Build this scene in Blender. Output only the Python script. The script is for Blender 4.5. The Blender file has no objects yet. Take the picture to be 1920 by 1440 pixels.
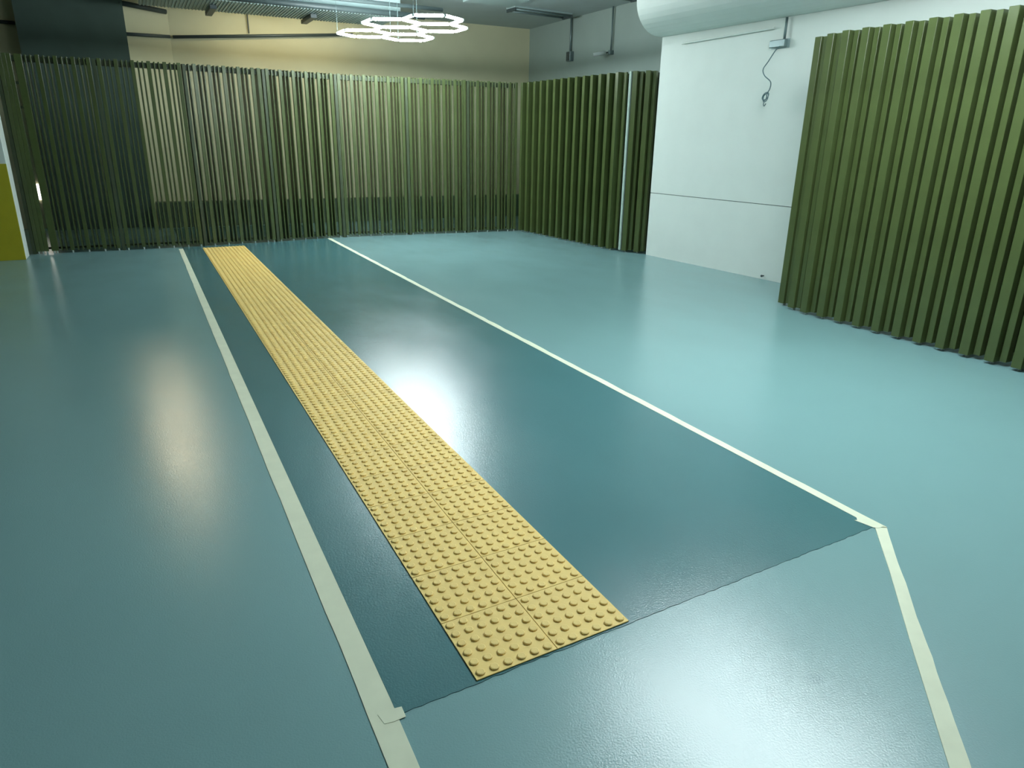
import bpy, bmesh, math, random
from mathutils import Vector, Matrix
random.seed(7)
scene = bpy.context.scene
C = scene.collection

# ------------------------------------------------------------------ camera
F_PX, YAW, PITCH, ROLL = 1316.0, 0.4787, 0.3336, 0.0162
cam_d = bpy.data.cameras.new('camera')
cam_d.sensor_fit = 'HORIZONTAL'; cam_d.sensor_width = 36.0
cam_d.lens = 36.0 * F_PX / 1920.0
cam_d.clip_start = 0.05; cam_d.clip_end = 200
cam = bpy.data.objects.new('camera', cam_d); C.objects.link(cam)
fw = Vector((math.sin(YAW) * math.cos(PITCH), math.cos(YAW) * math.cos(PITCH), -math.sin(PITCH)))
rt = Vector((math.cos(YAW), -math.sin(YAW), 0)); up = rt.cross(fw)
r2 = math.cos(ROLL) * rt + math.sin(ROLL) * up
u2 = -math.sin(ROLL) * rt + math.cos(ROLL) * up
M = Matrix((r2, u2, -fw)).transposed().to_4x4()
M.translation = Vector((-0.7321, -1.6011, 1.5899))
cam.matrix_world = M
scene.camera = cam

# ------------------------------------------------------------------ world, exposure
w = bpy.data.worlds.new('World'); scene.world = w; w.use_nodes = True
bg = w.node_tree.nodes['Background']
bg.inputs['Color'].default_value = (0.50, 0.80, 0.82, 1)
bg.inputs['Strength'].default_value = 0.10
scene.view_settings.view_transform = 'Standard'
scene.view_settings.look = 'None'
scene.view_settings.gamma = 1.0
scene.view_settings.use_curve_mapping = False
scene.view_settings.exposure = 0.0

TUBE_EMIT = 125.0           # hexagon LED tubes
WARM_EMIT = 40.0           # warm strip lamps behind the far screen

# ------------------------------------------------------------------ materials
def mat(name, col, rough=0.5, noise=0.0, nscale=8.0, bump=0.0, bscale=60.0, metal=0.0, emit=None, estr=0.0, col2=None, spec=0.5, bdist=0.01, detail=3.0):
    m = bpy.data.materials.new(name); m.use_nodes = True
    nt = m.node_tree; b = nt.nodes['Principled BSDF']
    b.inputs['Base Color'].default_value = (*col, 1)
    b.inputs['Roughness'].default_value = rough
    b.inputs['Metallic'].default_value = metal
    b.inputs['Specular IOR Level'].default_value = spec
    tc = nt.nodes.new('ShaderNodeTexCoord')
    if noise > 0 or col2:
        n = nt.nodes.new('ShaderNodeTexNoise'); n.inputs['Scale'].default_value = nscale
        n.inputs['Detail'].default_value = detail
        nt.links.new(tc.outputs['Object'], n.inputs['Vector'])
        mx = nt.nodes.new('ShaderNodeMix'); mx.data_type = 'RGBA'
        c2 = col2 if col2 else tuple(c * (1 - noise) for c in col)
        mx.inputs[6].default_value = (*col, 1); mx.inputs[7].default_value = (*c2, 1)
        rp = nt.nodes.new('ShaderNodeMapRange'); rp.inputs[1].default_value = 0.35; rp.inputs[2].default_value = 0.65
        nt.links.new(n.outputs['Fac'], rp.inputs[0]); nt.links.new(rp.outputs[0], mx.inputs[0])
        nt.links.new(mx.outputs[2], b.inputs['Base Color'])
    if bump > 0:
        n2 = nt.nodes.new('ShaderNodeTexNoise'); n2.inputs['Scale'].default_value = bscale
        n2.inputs['Detail'].default_value = 2.0
        nt.links.new(tc.outputs['Object'], n2.inputs['Vector'])
        bp = nt.nodes.new('ShaderNodeBump'); bp.inputs['Strength'].default_value = bump
        bp.inputs['Distance'].default_value = bdist
        nt.links.new(n2.outputs['Fac'], bp.inputs['Height']); nt.links.new(bp.outputs['Normal'], b.inputs['Normal'])
    if emit:
        b.inputs['Emission Color'].default_value = (*emit, 1); b.inputs['Emission Strength'].default_value = estr
    return m

def floor_mat(name, col, col2, rough, r2_, bump, bscale, bdist, stain=None):
    m = mat(name, col, rough, col2=col2, nscale=1.1, bump=bump, bscale=bscale, bdist=bdist, detail=5.0)
    nt = m.node_tree; b = nt.nodes['Principled BSDF']; tc = [n for n in nt.nodes if n.type == 'TEX_COORD'][0]
    b.inputs['Specular IOR Level'].default_value = 0.6
    n = nt.nodes.new('ShaderNodeTexNoise'); n.inputs['Scale'].default_value = 2.3; n.inputs['Detail'].default_value = 6
    mp = nt.nodes.new('ShaderNodeMapping'); mp.inputs['Scale'].default_value = (1.0, 0.45, 1.0)
    nt.links.new(tc.outputs['Object'], mp.inputs[0]); nt.links.new(mp.outputs[0], n.inputs['Vector'])
    rp = nt.nodes.new('ShaderNodeMapRange'); rp.inputs[1].default_value = 0.35; rp.inputs[2].default_value = 0.68
    rp.inputs[3].default_value = rough; rp.inputs[4].default_value = r2_
    nt.links.new(n.outputs['Fac'], rp.inputs[0]); nt.links.new(rp.outputs[0], b.inputs['Roughness'])
    if stain:
        (sx, sy, rx, ry, sc) = stain
        mp2 = nt.nodes.new('ShaderNodeMapping'); mp2.vector_type = 'TEXTURE'
        mp2.inputs['Location'].default_value = (sx, sy, 0); mp2.inputs['Scale'].default_value = (rx, ry, 1)
        nt.links.new(tc.outputs['Object'], mp2.inputs[0])
        g = nt.nodes.new('ShaderNodeTexGradient'); g.gradient_type = 'SPHERICAL'
        nt.links.new(mp2.outputs[0], g.inputs[0])
        mx = nt.nodes.new('ShaderNodeMix'); mx.data_type = 'RGBA'
        src = b.inputs['Base Color'].links[0].from_socket
        nt.links.new(src, mx.inputs[6]); mx.inputs[7].default_value = (*sc, 1)
        ml = nt.nodes.new('ShaderNodeMath'); ml.operation = 'MULTIPLY'; ml.inputs[1].default_value = 0.7
        nt.links.new(g.outputs['Fac'], ml.inputs[0]); nt.links.new(ml.outputs[0], mx.inputs[0])
        nt.links.new(mx.outputs[2], b.inputs['Base Color'])
    return m

MT = {}
MT['floor'] = floor_mat('grey_teal_epoxy', (0.190, 0.332, 0.340), (0.184, 0.323, 0.331), 0.20, 0.25, 0.42, 160, 0.0015, stain=(0.953, -0.453, 0.05, 0.035, (0.11, 0.22, 0.23)))
MT['lane'] = floor_mat('dark_teal_epoxy', (0.064, 0.168, 0.180), (0.060, 0.160, 0.172), 0.19, 0.25, 0.44, 160, 0.0016)
MT['tile'] = mat('yellow_tile', (0.88, 0.62, 0.20), 0.6, col2=(0.82, 0.59, 0.205), nscale=3.0, bump=0.05, bscale=200)
MT['tape'] = mat('masking_tape', (0.72, 0.74, 0.56), 0.7, noise=0.06, nscale=9)
MT['slat'] = mat('olive_slat', (0.066, 0.090, 0.028), 0.30, noise=0.12, nscale=4)
MT['slat_dark'] = mat('dark_olive_frame', (0.045, 0.062, 0.028), 0.45)
MT['wall'] = mat('white_paint', (0.68, 0.735, 0.685), 0.7, noise=0.03, nscale=3, bump=0.05, bscale=90)
MT['cream'] = mat('cream_paint', (0.56, 0.55, 0.36), 0.75, noise=0.05, nscale=2)
MT['ceil'] = mat('ceiling_paint', (0.47, 0.55, 0.55), 0.8, noise=0.05, nscale=2)
MT['grey'] = mat('shade_grey_concrete', (0.065, 0.105, 0.088), 0.8, noise=0.1, nscale=3)  # weak light on the back column is put into this dark colour
MT['kerb'] = mat('dark_green_kerb', (0.09, 0.13, 0.08), 0.7, noise=0.1, nscale=4)
MT['recess'] = mat('shaded_green_grey', (0.34, 0.42, 0.38), 0.8, noise=0.05, nscale=2)  # the recess wall's shadow is put into a darker base colour
MT['yellow'] = mat('yellow_paint', (0.42, 0.37, 0.012), 0.5, noise=0.06, nscale=6)
MT['conduit'] = mat('galvanised_conduit', (0.16, 0.22, 0.22), 0.4, metal=0.4)
MT['dark'] = mat('dark_steel', (0.05, 0.07, 0.07), 0.45)
MT['duct'] = mat('galvanised_sheet', (0.36, 0.46, 0.45), 0.5, metal=0.2)
MT['cable'] = mat('grey_cable', (0.10, 0.17, 0.18), 0.5)
MT['foot'] = mat('pale_plastic_foot', (0.55, 0.62, 0.60), 0.5)
MT['led'] = mat('led_tube', (0.9, 0.95, 1.0), 0.4, emit=(0.86, 0.96, 0.98), estr=TUBE_EMIT)
MT['warm'] = mat('warm_lamp', (1, 0.9, 0.7), 0.4, emit=(1.0, 0.82, 0.48), estr=WARM_EMIT)
MT['spot'] = mat('warm_diffuser', (1, 0.9, 0.7), 0.4, emit=(1.0, 0.80, 0.50), estr=30.0)
MT['lit'] = mat('lit_panel', (1, 0.97, 0.9), 0.4, emit=(1.0, 0.96, 0.86), estr=4.0)
MT['post'] = mat('pale_post', (0.42, 0.52, 0.46), 0.3)

# ------------------------------------------------------------------ helpers
def new_mesh(name, bm, m, smooth=False):
    me = bpy.data.meshes.new(name); bm.normal_update(); bm.to_mesh(me); bm.free()
    me.materials.append(m)
    if smooth:
        for p in me.polygons: p.use_smooth = True
    return me
def link(name, me, parent=None, loc=(0, 0, 0), rz=0.0):
    o = bpy.data.objects.new(name, me); C.objects.link(o)
    o.location = loc; o.rotation_euler = (0, 0, rz)
    if parent: o.parent = parent
    return o
def obj(name, bm, m, parent=None, loc=(0, 0, 0), rz=0.0, smooth=False):
    return link(name, new_mesh(name, bm, m, smooth), parent, loc, rz)
def empty(name, loc=(0, 0, 0), rz=0.0):
    o = bpy.data.objects.new(name, None); C.objects.link(o); o.location = loc; o.rotation_euler = (0, 0, rz)
    o.empty_display_size = 0.1
    return o
def tag(o, label, cat, group=None):
    o['label'] = label; o['category'] = cat
    if group: o['group'] = group
    return o
def struct(o, label=None):
    o['kind'] = 'structure'
    if label: o['label'] = label
    return o
def box(bm, x0, x1, y0, y1, z0, z1, bev=0.0):
    vs = [bm.verts.new(v) for v in ((x0, y0, z0), (x1, y0, z0), (x1, y1, z0), (x0, y1, z0), (x0, y0, z1), (x1, y0, z1), (x1, y1, z1), (x0, y1, z1))]
    fs = [bm.faces.new([vs[i] for i in f]) for f in ((3, 2, 1, 0), (4, 5, 6, 7), (0, 1, 5, 4), (1, 2, 6, 5), (2, 3, 7, 6), (3, 0, 4, 7))]
    if bev > 0:
        es = list({e for f in fs for e in f.edges})
        bmesh.ops.bevel(bm, geom=es, offset=bev, segments=1, affect='EDGES')
    return bm
def prism(bm, poly, z0, z1):
    n = len(poly)
    a = [bm.verts.new((x, y, z0)) for x, y in poly]; b = [bm.verts.new((x, y, z1)) for x, y in poly]
    bm.faces.new(b); bm.faces.new(a[::-1])
    for i in range(n):
        j = (i + 1) % n; bm.faces.new((a[i], a[j], b[j], b[i]))
    return bm
def tube(bm, pts, r, seg=8, caps=True):
    pts = [Vector(p) for p in pts]; rings = []
    prev = None
    for i, p in enumerate(pts):
        d = (pts[min(i + 1, len(pts) - 1)] - pts[max(i - 1, 0)]).normalized()
        if prev is None:
            s = d.cross(Vector((0, 0, 1)))
            if s.length < 0.05: s = d.cross(Vector((1, 0, 0)))
        else:
            s = prev - d * prev.dot(d)
        s.normalize(); prev = s; t = d.cross(s)
        rings.append([bm.verts.new(p + r * (math.cos(2 * math.pi * k / seg) * s + math.sin(2 * math.pi * k / seg) * t)) for k in range(seg)])
    for a, b in zip(rings, rings[1:]):
        for k in range(seg):
            bm.faces.new((a[k], a[(k + 1) % seg], b[(k + 1) % seg], b[k]))
    if caps:
        bm.faces.new(rings[0][::-1]); bm.faces.new(rings[-1])
    bmesh.ops.recalc_face_normals(bm, faces=bm.faces[:])
    return bm
BM = bmesh.new
CEIL = 3.90

# ------------------------------------------------------------------ floor, lane
struct(obj('floor', box(BM(), -9, 12, -9, 16, -0.2, 0.0), MT['floor']), 'glossy grey-teal epoxy floor')
SH = 0.046                       # the lane's front edge and tile joints run slightly off square
lane = []
n = 90
for i in range(n + 1):
    x = -0.268 + (1.955 + 0.268) * i / n
    lane.append((x, -0.005 + SH * x + random.uniform(-0.0035, 0.0035)))
lane += [(1.955, 12.6), (-0.268, 12.6)]
struct(obj('floor_lane', prism(BM(), lane, 0.0, 0.002), MT['lane']), 'darker teal painted walking lane on the floor')

# ------------------------------------------------------------------ walls, ceiling
struct(obj('ceiling', box(BM(), -9, 12, -9, 16, CEIL, CEIL + 0.2), MT['ceil']), 'pale grey concrete ceiling')
YB = 13.4
struct(obj('wall_back', box(BM(), 0.13, 7.6, YB, YB + 0.2, 0, CEIL), MT['cream']), 'cream back wall behind the slatted screen')
struct(obj('wall_back_angled', prism(BM(), [(0.13, YB), (0.13, YB + 0.2), (-0.80, YB - 0.10), (-0.72, YB - 0.34)], 0, CEIL), MT['cream']), 'short cream wall turning towards the column')
struct(obj('wall_back_far', box(BM(), -9, -2.0, YB, YB + 0.2, 0, CEIL), MT['cream']), 'cream back wall left of the dark column')
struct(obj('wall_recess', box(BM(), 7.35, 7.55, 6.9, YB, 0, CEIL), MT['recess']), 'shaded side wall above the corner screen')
struct(obj('column_back', box(BM(), -2.11, -0.56, 13.0, YB + 0.3, 0, CEIL), MT['grey']), 'wide shade-darkened grey column behind the screen')
struct(obj('kerb_wall', box(BM(), -0.5, 7.34, 12.75, 12.99, 0, 0.45), MT['kerb']), 'low dark green wall behind the screen')
struct(obj('wall_left', box(BM(), -9.2, -9.0, -9, 16, 0, CEIL), MT['grey']))  # unseen left and rear walls, coloured dark to cut bounce light
struct(obj('wall_rear', box(BM(), -9, 12, -9.2, -9.0, 0, CEIL), MT['grey']))
# white wall on the right, two panels with a recessed joint
wr_a, wr_b = Vector((5.93, 6.93, 0)), Vector((6.12, 3.8, 0))
d = (wr_b - wr_a); L = 8.0; ang = math.atan2(d.y, d.x)
wr = empty('wall_right', wr_a, ang); struct(wr, 'smooth white wall with one horizontal joint')
obj('wall_panel', box(BM(), 0, L, 0, 0.2, 0, 0.897), MT['wall'], wr)
obj('wall_panel', box(BM(), 0, L, 0, 0.2, 0.905, CEIL - 0.001), MT['wall'], wr)
obj('joint_filler', box(BM(), 0.002, L - 0.002, 0.012, 0.19, 0.8972, 0.9048), MT['grey'], wr)
# return between white wall and recess
struct(obj('wall_return', box(BM(), 6.16, 7.34, 6.95, 7.1, 0, CEIL), MT['wall']))
# rounded concrete beam above the white wall
bm = BM(); prof = []
prof.append((0.0, CEIL - 0.002)); prof.append((-0.49, CEIL - 0.002)); prof.append((-0.49, 3.37))
for k in range(1, 11):
    a = math.pi + (math.pi / 2) * k / 10
    prof.append((-0.08 + 0.41 * math.cos(a), 3.37 + 0.41 * math.sin(a)))
prof.append((0.0, 2.96))
va = [bm.verts.new((0.0, -0.003 + x, z)) for x, z in prof]; vb = [bm.verts.new((L, -0.003 + x, z)) for x, z in prof]
bm.faces.new(va); bm.faces.new(vb[::-1])
for i in range(len(prof)):
    j = (i + 1) % len(prof); bm.faces.new((va[i], vb[i], vb[j], va[j]))
bmesh.ops.recalc_face_normals(bm, faces=bm.faces[:])
struct(obj('ceiling_beam', bm, MT['wall'], None, wr_a, ang), 'rounded white beam along the top of the white wall')

# left column with yellow front
col = empty('wall_column', (-2.185, 9.65, 0)); struct(col, 'pale square column with yellow painted base')
obj('shaft', box(BM(), -0.9, 0, 0, 0.32, 0, CEIL - 0.001, 0.008), MT['wall'], col)
obj('yellow_base', box(BM(), -0.9, -0.004, -0.012, -0.0005, 0, 1.215, 0.003), MT['yellow'], col)

# ------------------------------------------------------------------ masking tape
def strip_poly(left, right):
    return left + right[::-1]
def jag(a, b, n, amp):
    return [(a[0] + (b[0] - a[0]) * i / n + random.uniform(-amp, amp), a[1] + (b[1] - a[1]) * i / n) for i in range(n + 1)]
TZ = 0.0026
t = obj('masking_tape', prism(BM(), strip_poly(jag((-0.350, -0.9), (-0.327, 9.95), 60, 0.002), jag((-0.288, -0.9), (-0.2695, 0.0), 5, 0.001) + jag((-0.2695, 0.05), (-0.2695, 9.95), 50, 0.0)), 0.0, TZ), MT['tape'])
tag(t, 'long pale masking tape left of the yellow tactile strip', 'tape')
t = obj('masking_tape', prism(BM(), strip_poly(jag((1.9565, 0.085), (1.9565, 10.35), 60, 0.0), jag((2.004, 0.055), (2.018, 10.35), 90, 0.0045)), 0.0, TZ), MT['tape'])
tag(t, 'long pale masking tape along the right edge of dark lane', 'tape')
dg_in = [(1.956, 0.078), (1.70, -0.18), (1.40, -0.47), (1.011, -0.855), (0.72, -1.14)]
dg_out = [(2.000, 0.052), (1.95, 0.005)]
dg_end = (0.77, -1.17)
for i in range(1, 24):
    q = i / 23
    dg_out.append((1.95 + (dg_end[0] - 1.95) * q + random.uniform(-0.003, 0.005), 0.005 + (dg_end[1] - 0.005) * q - random.uniform(-0.002, 0.004)))
t = obj('masking_tape', prism(BM(), strip_poly(dg_in, dg_out), 0.0, TZ), MT['tape'])
tag(t, 'ragged pale masking tape running diagonally towards the bottom right', 'tape')
t = obj('tape_piece', prism(BM(), [(-0.322, 0.006), (-0.290, 0.010), (-0.249, 0.005), (-0.250, -0.037), (-0.285, -0.040), (-0.314, -0.036)], TZ + 0.0002, TZ + 0.0012), MT['tape'])
tag(t, 'short torn tape piece crossing the left tape at lane corner', 'tape')
t = obj('tape_piece', prism(BM(), [(1.925, 0.16), (1.938, 0.155), (1.955, 0.172), (1.998, 0.150), (2.004, 0.066), (1.962, 0.066), (1.947, 0.08)], TZ + 0.0002, TZ + 0.0012), MT['tape'])
tag(t, 'short tape patch doubled over the right lane corner', 'tape')

# ------------------------------------------------------------------ tactile strip
def dome(bm, cx, cy, z0, seg=12):
    rb, rt_, h = 0.0155, 0.0122, 0.0062
    rings = []
    for r, z in ((rb, z0), ((rb + rt_) / 2 + 0.0012, z0 + h * 0.72), (rt_, z0 + h)):
        rings.append([bm.verts.new((cx + r * math.cos(2 * math.pi * k / seg), cy + r * math.sin(2 * math.pi * k / seg), z)) for k in range(seg)])
    for a, b in zip(rings, rings[1:]):
        for k in range(seg): bm.faces.new((a[k], a[(k + 1) % seg], b[(k + 1) % seg], b[k]))
    bm.faces.new(rings[-1])
TT = 0.0045; TP = 0.3
strip = empty('tactile_strip', (-0.008, 0, 0.002)); tag(strip, 'yellow tactile paving strip with raised domes crossing the floor', 'tactile paving')
def sheared(bm):
    for v in bm.verts: v.co.y += SH * v.co.x
    return bm
g = 0.0011
tile_me = new_mesh('tactile_tile', sheared(box(BM(), g, TP - g, g, TP - g, 0.0001, TT, 0.0008)), MT['tile'])
bm = BM(); dome(bm, 0, 0, 0); dome_me = new_mesh('dome', bm, MT['tile'])
bm = BM()
for i in range(6):
    for j in range(6):
        x, y = 0.025 + 0.05 * i, 0.025 + 0.05 * j
        dome(bm, x, y + SH * x, 0, 8)
field_me = new_mesh('dome_field', bm, MT['tile'])
for r in range(33):
    for c in range(2):
        tl = link('tactile_tile', tile_me, strip, (c * TP, r * TP + SH * c * TP, random.uniform(0, 0.0003)))
        if r < 4:
            for i in range(6):
                for j in range(6):
                    x, y = 0.025 + 0.05 * i, 0.025 + 0.05 * j
                    link('dome', dome_me, tl, (x, y + SH * x, TT))
        else:
            f = link('dome_field', field_me, tl, (0, 0, TT)); f['kind'] = 'stuff'

# ------------------------------------------------------------------ slatted screens
ZT = 2.55; Z0 = 0.035
def slat_mesh(name, w_, f, b_, z0, z1):
    return new_mesh(name, box(BM(), -w_ / 2, w_ / 2, f, b_, z0, z1, 0.0025), MT['slat'])
W_me = slat_mesh('slat', 0.048, 0.0, 0.035, Z0, ZT)
T_me = slat_mesh('slat', 0.018, 0.004, 0.150, Z0, ZT - 0.004)
U_me = slat_mesh('slat', 0.018, 0.004, 0.125, Z0, ZT - 0.004)
foot_bm = BM(); tube(foot_bm, [(0, 0.03, 0), (0, 0.03, Z0)], 0.011, 8)
foot_me = new_mesh('foot', foot_bm, MT['foot'])
def yb(x):
    P = [(-2.3, 10.12), (-1.07, 10.09), (0.033, 10.11), (1.123, 10.23), (1.9, 10.42), (3.7, 10.32), (5.42, 10.20)]
    for (a, b), (c, e) in zip(P, P[1:]):
        if x <= c: return b + (e - b) * (x - a) / (c - a)
    return P[-1][1]
XB = [-2.17, -1.07, 0.033, 1.123, 2.233, 3.38, 4.462, 5.425]
OFF = [0.090, 0.090, 0.168, 0.084, 0.084, 0.084, 0.008]
DESC = ['far left slatted screen panel beside the yellow column, with one open slit',
        'olive slatted screen panel half in front of the dark column, left of the tactile strip',
        'olive slatted screen panel where the yellow tactile strip ends',
        'olive slatted screen panel where the right lane tape ends',
        'olive slatted screen panel just right of where the right lane tape ends',
        'second olive slatted back screen panel from the corner, right of the honeycomb light',
        'olive slatted back screen panel touching the corner with the side screen']
for k in range(7):
    x0, x1 = XB[k], XB[k + 1]
    y0, y1 = yb(x0), yb(x1)
    ln = math.hypot(x1 - x0, y1 - y0); rz = math.atan2(y1 - y0, x1 - x0)
    pn = empty('slat_screen_panel', (x0, y0, 0), rz)
    tag(pn, DESC[k], 'screen panel', 'slatted screen panels along the back')
    obj('top_rail', box(BM(), 0.034, ln - 0.03, 0.036, 0.16, ZT - 0.085, ZT - 0.02), MT['slat_dark'], pn)
    obj('bottom_rail', box(BM(), 0.034, ln - 0.03, 0.10, 0.13, 0.05, 0.075), MT['slat_dark'], pn)
    obj('post', box(BM(), 0.010, 0.052, 0.006, 0.10, 0.0, ZT - 0.01, 0.002), MT['slat_dark'], pn)
    xs = OFF[k] - 0.2
    seq = []
    while xs < ln:
        for dx, me in ((0.0, W_me), (0.072, T_me), (0.128, U_me)):
            x = xs + dx
            hw = 0.024 if me is W_me else 0.009
            if x - hw < 0.056 or x + hw > ln - 0.03: continue
            if k == 0 and x < 0.33: continue
            seq.append((x, me))
        xs += 0.2
    if seq[-1][1] is W_me: seq.pop()
    end = ln - 0.034
    if end - 0.027 - seq[-1][0] - 0.0135 > 0.05: seq.append(((end - 0.0135 + seq[-1][0]) / 2, U_me))
    seq.append((end, W_me))
    if k == 0:        # dense end of the screen with one open slit
        seq += [(x, W_me) for x in (0.080, 0.130, 0.180, 0.262, 0.300)]
    for x, me in seq:
        link('slat', me, pn, (x, 0, 0))
        if me is W_me: link('foot', foot_me, pn, (x, 0, 0))
    if k == 0:
        for z in (2.19, 1.89):
            obj('bracket', box(BM(), 0.204, 0.234, 0.02, 0.034, z, z + 0.03), MT['slat_dark'], pn)

# screens with alternating deep and shallow slats
A2_me = slat_mesh('slat', 0.060, 0.0, 0.11, Z0 - 0.01, ZT)
A_me = slat_mesh('slat', 0.074, 0.0, 0.11, Z0 - 0.01, ZT)
B_me = slat_mesh('slat', 0.050, 0.042, 0.11, Z0, ZT - 0.004)
D_me = slat_mesh('slat', 0.055, 0.075, 0.11, Z0, ZT - 0.004)
footA_bm = BM(); tube(footA_bm, [(0, 0.06, 0), (0, 0.06, Z0 - 0.01)], 0.014, 8); footA_me = new_mesh('foot', footA_bm, MT['foot'])
def ab_screen(pn, ln, start, shift=None, gap_shade=True, Bm=B_me, off=0.080, Am=None, r0=0.02):
    x = start; i = 0
    while x < ln - 0.03:
        me = (Am or A_me) if i % 2 == 0 else Bm
        if x > 0.03:
            dy = shift(x) if shift else 0.0
            link('slat', me, pn, (x, dy, 0))
            if i % 2 == 0: link('foot', footA_me, pn, (x, dy, 0))
        x += off if i % 2 == 0 else 0.2 - off; i += 1
    obj('top_rail', box(BM(), r0, ln - 0.02, 0.112, 0.15, ZT - 0.085, ZT - 0.02), MT['slat_dark'], pn)
    obj('middle_rail', box(BM(), r0, ln - 0.02, 0.112, 0.15, 1.25, 1.31), MT['slat_dark'], pn)
    obj('bottom_rail', box(BM(), r0, ln - 0.02, 0.112, 0.15, 0.05, 0.11), MT['slat_dark'], pn)
    if gap_shade: obj('gap_shade_board', box(BM(), r0, ln - 0.01, 0.151, 0.165, 0.03, ZT - 0.02), MT['slat_dark'], pn)  # dark sheet added so the gaps between slats look deep in shade
# corner screen, from the corner towards the camera; local +y must point to +x world
def placed(name, a, b, label, grp):
    a, b = Vector(a), Vector(b); dd = b - a
    o = empty(name, (a.x, a.y, 0), math.atan2(dd.y, dd.x)); tag(o, label, 'screen panel', grp)
    return o, dd.length
P2a, P2b = (5.447, 10.21), (5.65, 7.42)
pn, ln = placed('slat_screen_panel', P2a, P2b, 'long shaded olive slatted screen running from the corner towards the white wall', 'side screens')
ab_screen(pn, ln, 0.075, Bm=D_me, off=0.090, Am=A2_me)
pn, ln = placed('slat_screen_panel', (5.70, 7.34), (5.90, 6.965), 'short angled slatted screen end joining the white wall', 'side screens')
obj('post', box(BM(), 0.012, 0.047, -0.01, 0.10, 0.03, ZT, 0.006), MT['post'], pn)
ab_screen(pn, ln, 0.10)
# right foreground screen
pn, ln = placed('slat_screen_panel', (4.97, 3.60), (4.97, -1.2), 'large olive slatted screen at the right, nearest to the camera', 'side screens')
ab_screen(pn, ln, 0.055, shift=lambda x: 0.15 * (max(0.0, 0.46 - x) / 0.46) ** 1.4, r0=0.40)

# ------------------------------------------------------------------ hexagon lights
S = 0.68; R_ = S / math.sqrt(3)
def hex_light(cx, cy, z, rot, label):
    root = empty('hexagon_light', (cx, cy, z), rot); tag(root, label, 'ceiling light', 'hexagon ceiling lights')
    a = Vector((S / 2, -S * 0.866, 0)); b = Vector((S / 2, S * 0.866, 0))
    cs = [Vector((0, 0, 0)), a, b, -a, -b, a - b]
    edges = {}; verts = {}
    for c in cs:
        vs = [c + R_ * Vector((math.cos(math.pi / 2 + k * math.pi / 3), math.sin(math.pi / 2 + k * math.pi / 3), 0)) for k in range(6)]
        for k in range(6):
            p, q = vs[k], vs[(k + 1) % 6]
            key = (round((p.x + q.x) * 50), round((p.y + q.y) * 50))
            edges[key] = (p, q); verts[(round(p.x * 50), round(p.y * 50))] = p
    for p, q in edges.values():
        dd = (q - p).normalized()
        bm = BM(); tube(bm, [p + dd * 0.022, q - dd * 0.022], 0.018, 8)
        obj('light_tube', bm, MT['led'], root)
    cb = BM(); tube(cb, [(0, 0, -0.012), (0, 0, 0.014)], 0.020, 8); cme = new_mesh('connector', cb, MT['foot'])
    for p in verts.values(): link('connector', cme, root, p)
    for p in list(verts.values())[::5]:
        bm = BM(); tube(bm, [(p.x, p.y, 0.014), (p.x, p.y, CEIL - z - 0.001)], 0.0025, 6)
        obj('hanging_wire', bm, MT['conduit'], root)
hex_light(2.90, 9.05, 3.05, math.radians(2), 'bright white honeycomb LED light hanging in front of the far screen')
hex_light(3.10, 1.62, 3.05, math.radians(2), 'white honeycomb LED light overhead, beside the right foreground screen')

# ------------------------------------------------------------------ warm lamps behind the screen
def warm_lamp(x, y, z, L_, label, shield=False):
    root = empty('warm_lamp', (x, y, z)); tag(root, label, 'lamp', 'warm lamps behind the back screen')
    obj('housing', box(BM(), -L_ / 2, L_ / 2, -0.03, 0.03, 0.0, 0.02, 0.004), MT['dark'], root)
    if shield: obj('shield', box(BM(), -L_ / 2, L_ / 2, -0.034, -0.0305, -0.12, 0.02), MT['dark'], root)  # unseen plate added to keep the lamp's light off the slats
    obj('diffuser', box(BM(), -L_ / 2 + 0.01, L_ / 2 - 0.01, -0.025, 0.025, -0.02, -0.0005, 0.004), MT['warm'], root)
    for hx in ((-L_ * 0.4, L_ * 0.4) if shield else (0.0,)):
        bm = BM(); tube(bm, [(hx, 0, 0.02), (hx, 0, CEIL - z - 0.001)], 0.003, 6)
        obj('hanging_rod', bm, MT['dark'], root)
warm_lamp(2.1, 12.5, 3.72, 2.4, 'warm shielded strip lamp washing the cream wall above the ribbed duct', True)
def warm_spot(x, y, z, aim, watts, label):
    root = empty('warm_spotlight', (x, y, z)); tag(root, label, 'lamp', 'warm spotlights above the back screen')
    d = (Vector((*aim, 0)) - Vector((x, y, z))).normalized()
    bm = BM(); tube(bm, [-0.16 * d, -0.02 * d], 0.085, 16); obj('housing', bm, MT['dark'], root)
    bm = BM(); tube(bm, [-0.0195 * d, -0.005 * d], 0.075, 16); obj('diffuser', bm, MT['spot'], root)
    bm = BM(); tube(bm, [-0.1 * d, (-0.1 * d.x, -0.1 * d.y, CEIL - z - 0.001)], 0.01, 8); obj('stem', bm, MT['dark'], root)
    ld = bpy.data.lights.new('warm_beam', 'SPOT'); ld.energy = watts; ld.color = (1.0, 0.80, 0.50)
    ld.shadow_soft_size = 0.075; ld.spot_size = math.radians(16); ld.spot_blend = 0.8
    lo = bpy.data.objects.new('warm_beam', ld); C.objects.link(lo); lo.parent = root
    lo.rotation_euler = d.to_track_quat('-Z', 'Y').to_euler(); lo.location = 0.01 * d
warm_spot(-0.72, 12.05, 3.76, (-0.73, 2.6), 60, 'warm spotlight hung in front of the wide dark column')
warm_spot(-0.50, 10.35, 3.70, (-0.66, 2.1), 26, 'warm spotlight hung just above the back screen')
warm_spot(-3.55, 12.50, 3.62, (-1.62, 2.9), 70, 'warm spotlight hung left of the wide dark column')
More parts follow.
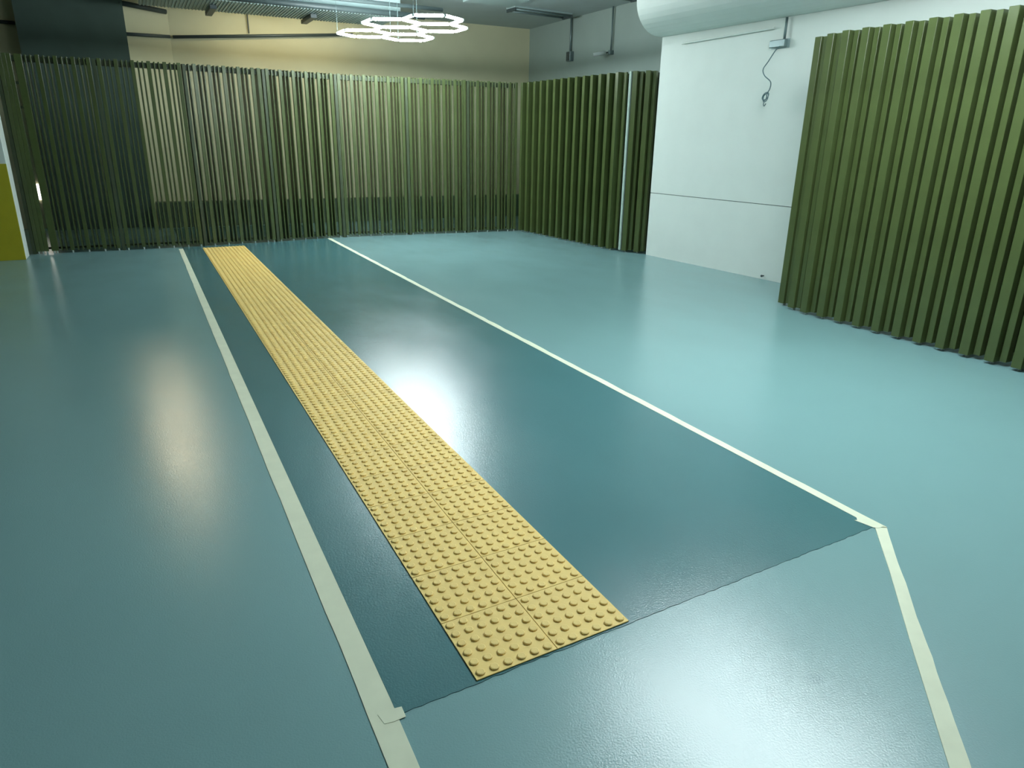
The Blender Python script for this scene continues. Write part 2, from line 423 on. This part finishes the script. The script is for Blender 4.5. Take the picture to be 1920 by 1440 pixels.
t = obj('lit_panel', box(BM(), -2.345, -2.26, YB - 0.03, YB - 0.0005, 0.49, 0.755, 0.006), MT['lit'])
tag(t, 'small glowing white panel seen through the slit at far left', 'lamp')

# ------------------------------------------------------------------ services under the ceiling
# ribbed metal duct
dr = empty('ribbed_duct', (-0.35, 10.9, 3.5)); tag(dr, 'wide ribbed metal duct under the ceiling at upper left', 'duct')
obj('body', box(BM(), 0, 3.9, 0, 1.1, 0.01, 0.32), MT['duct'], dr)
bm = BM()
rib_bm = BM(); box(rib_bm, 0, 0.022, 0, 1.1, 0.0, 0.0098); rib_me = new_mesh('rib', rib_bm, MT['duct']); bm.free()
for i in range(77): link('rib', rib_me, dr, (0.014 + i * 0.05, 0, 0))
bm = BM(); tube(bm, [(-0.30, 10.63, 3.52), (3.9, 10.72, 3.52)], 0.045, 10)
tag(obj('ceiling_pipe', bm, MT['dark'], smooth=True), 'long dark pipe under the ribbed duct', 'pipe')
bm = BM(); tube(bm, [(-0.30, 10.32, 3.60), (4.1, 10.40, 3.60)], 0.03, 10)
tag(obj('ceiling_pipe', bm, MT['dark'], smooth=True), 'thinner dark pipe beside the long dark ceiling pipe', 'pipe')
for px, lab in ((0.62, 'left short dark bracket under the ribbed duct'), (2.15, 'right short dark bracket under the ribbed duct')):
    tag(obj('duct_bracket', box(BM(), px, px + 0.10, 11.30, 12.08, 3.44, 3.4995, 0.004), MT['dark']), lab, 'bracket', 'duct brackets')
bm = BM(); tube(bm, [(0.17, YB - 0.05, 3.23), (3.4, YB - 0.05, 3.50)], 0.028, 10)
tag(obj('wall_pipe', bm, MT['dark'], smooth=True), 'thin dark pipe sloping along the cream back wall', 'pipe')
bm = BM(); tube(bm, [(0.12, YB - 0.06, 3.23), (-0.60, YB - 0.36, 3.19)], 0.028, 10)
tag(obj('wall_pipe', bm, MT['dark'], smooth=True), 'short dark pipe on the angled cream wall by the column', 'pipe')
bm = BM(); tube(bm, [(0.11, YB - 0.06, 3.62), (-0.62, YB - 0.37, 3.66)], 0.04, 10)
tag(obj('wall_pipe', bm, MT['dark'], smooth=True), 'upper thick dark pipe on the angled cream wall', 'pipe')
bm = BM(); tube(bm, [(1.46, YB - 0.05, 3.38), (1.46, YB - 0.05, CEIL - 0.002)], 0.012, 8)
tag(obj('pipe_hanger', bm, MT['dark']), 'thin vertical hanger above the sloping wall pipe', 'hanger')
bm = BM(); tube(bm, [(-4.0, YB - 0.05, 3.3), (-2.15, YB - 0.05, 3.27)], 0.028, 10)
tag(obj('wall_pipe', bm, MT['dark'], smooth=True), 'dark pipe on the cream wall left of the wide column', 'pipe')
# fluorescent battens on the ceiling
def batten(x, y, rz, label, L_=1.3):
    root = empty('ceiling_batten', (x, y, CEIL), rz); tag(root, label, 'ceiling light', 'unlit ceiling battens')
    obj('tray', box(BM(), 0, L_, 0, 0.30, -0.03, -0.001, 0.004), MT['duct'], root)
    for yy in (0.03, 0.27):
        bm = BM(); tube(bm, [(0.03, yy, -0.055), (L_ - 0.03, yy, -0.055)], 0.018, 8); obj('tube', bm, MT['conduit'], root, smooth=True)
    for xx in (0.0, L_ - 0.03):
        obj('end_holder', box(BM(), xx, xx + 0.03, 0.005, 0.295, -0.085, -0.031, 0.003), MT['dark'], root)
batten(5.76, 11.03, 0.09, 'unlit twin-tube batten on the ceiling near the corner')
batten(6.0, 8.9, 0.09, 'unlit twin-tube batten cut by the top of the picture', 1.1)
tag(obj('ceiling_shadow_box', box(BM(), 4.55, 5.45, 9.9, 10.6, 3.78, CEIL - 0.001, 0.006), MT['duct']), 'flat box added for a ceiling shadow right of the lit honeycomb', 'duct')  # added box, stands in for a dark shadow shape on the ceiling
# conduit drops with boxes on the recess wall
def drop(y, z, label, cat='junction box'):
    root = empty('junction_box', (7.348, y, z)); tag(root, label, cat)
    obj('box', box(BM(), -0.09, -0.002, -0.075, 0.075, -0.10, 0.08, 0.006), MT['conduit'], root)
    obj('cover', box(BM(), -0.096, -0.0905, -0.06, 0.06, -0.085, 0.065), MT['dark'], root)
    bm = BM(); tube(bm, [(-0.04, 0, 0.08), (-0.04, 0, CEIL - z - 0.002)], 0.022, 8); obj('conduit', bm, MT['conduit'], root, smooth=True)
drop(11.6, 3.21, 'dark junction box on conduit above the corner screen')
root = empty('camera_mount', (7.348, 10.16, 3.16)); tag(root, 'small pale camera on a conduit above the corner screen', 'camera')
bm = BM(); tube(bm, [(-0.05, 0, 0.02), (-0.05, 0, CEIL - 3.162)], 0.016, 8); obj('conduit', bm, MT['conduit'], root, smooth=True)
obj('bracket', box(BM(), -0.09, -0.002, -0.03, 0.03, -0.05, 0.02, 0.004), MT['conduit'], root)
bm = BM(); tube(bm, [(-0.12, 0.06, -0.02), (-0.32, 0.16, -0.06)], 0.035, 10); obj('body', bm, MT['foot'], root, smooth=True)
bm = BM(); tube(bm, [(-0.0901, 0.03, -0.012), (-0.125, 0.062, -0.02)], 0.012, 8); obj('arm', bm, MT['dark'], root)

# junction box and hanging cable on the white wall
def on_wall(y):      # x of the white wall's face at world y
    return wr_a.x + (wr_b.x - wr_a.x) * (y - wr_a.y) / (wr_b.y - wr_a.y)
yj = 4.90; xj = on_wall(yj)
root = empty('cable_box', (xj, yj, 2.68)); tag(root, 'grey cable box high on the white wall', 'junction box')
obj('box', box(BM(), -0.075, -0.012, -0.10, 0.12, -0.035, 0.045, 0.008), MT['conduit'], root)
obj('back_plate', box(BM(), -0.0115, -0.009, -0.13, 0.14, -0.045, 0.055), MT['duct'], root)
bm = BM(); tube(bm, [(-0.03, -0.06, 0.045), (-0.03, -0.06, 0.27)], 0.014, 8); obj('conduit', bm, MT['conduit'], root, smooth=True)
def smooth_path(P, n=10):
    P = [Vector(p) for p in P]; out = []
    for i in range(len(P) - 1):
        a, b, c, e = P[max(i - 1, 0)], P[i], P[i + 1], P[min(i + 2, len(P) - 1)]
        for k in range(n):
            t_ = k / n
            out.append(0.5 * ((2 * b) + (c - a) * t_ + (2 * a - 5 * b + 4 * c - e) * t_ ** 2 + (3 * b - a - 3 * c + e) * t_ ** 3))
    return out + [P[-1]]
xc = 5.85
path = smooth_path([(xc + 0.1, 4.83, 2.645), (xc + 0.02, 4.80, 2.60), (xc, 4.87, 2.49), (xc, 4.935, 2.41), (xc, 4.90, 2.34), (xc, 4.80, 2.27), (xc, 4.80, 2.19), (xc, 4.85, 2.14)])
root = empty('loose_cable', (xc, 4.83, 2.1)); tag(root, 'thin loose cable hanging with a small coil on white wall', 'cable')
bm = BM(); tube(bm, [p - Vector((xc, 4.83, 2.1)) for p in path], 0.0065, 6); obj('cable', bm, MT['cable'], root, smooth=True)
bm = BM()
for ci, (rr, oy, oz, tl) in enumerate(((0.042, 0.02, 0.02, 0.3), (0.036, 0.028, 0.012, -0.4), (0.046, 0.015, 0.005, 0.7))):
    pts = [(0.012 * math.sin(a + ci) + rr * math.sin(a) * math.sin(tl) * 0.5, oy + rr * math.cos(a), oz + rr * math.sin(a)) for a in [2 * math.pi * q / 24 for q in range(25)]]
    tube(bm, pts, 0.006, 6)
tube(bm, smooth_path([(0, 0.03, -0.03), (0.0, 0.035, -0.07), (0.0, 0.02, -0.085), (0, 0.0, -0.06)], 6), 0.005, 6)
obj('coil', bm, MT['cable'], root, smooth=True)
# thin conduit along the top of the white wall
bm = BM(); tube(bm, [(on_wall(6.5) - 0.03, 6.5, 2.84), (on_wall(5.0) - 0.03, 5.0, 2.86)], 0.012, 8)
tag(obj('wall_conduit', bm, MT['wall']), 'thin white conduit along the top of the white wall', 'conduit')
# small bolt at the foot of the white wall
root = empty('wall_bolt', (on_wall(4.72), 4.72, 0.045)); tag(root, 'tiny dark bolt at the foot of the white wall', 'bolt')
bm = BM(); tube(bm, [(-0.001, 0, 0), (-0.03, 0, 0)], 0.008, 8); obj('shank', bm, MT['dark'], root)
bm = BM(); tube(bm, [(-0.0301, 0, 0), (-0.042, 0, 0)], 0.015, 6); obj('head', bm, MT['dark'], root)
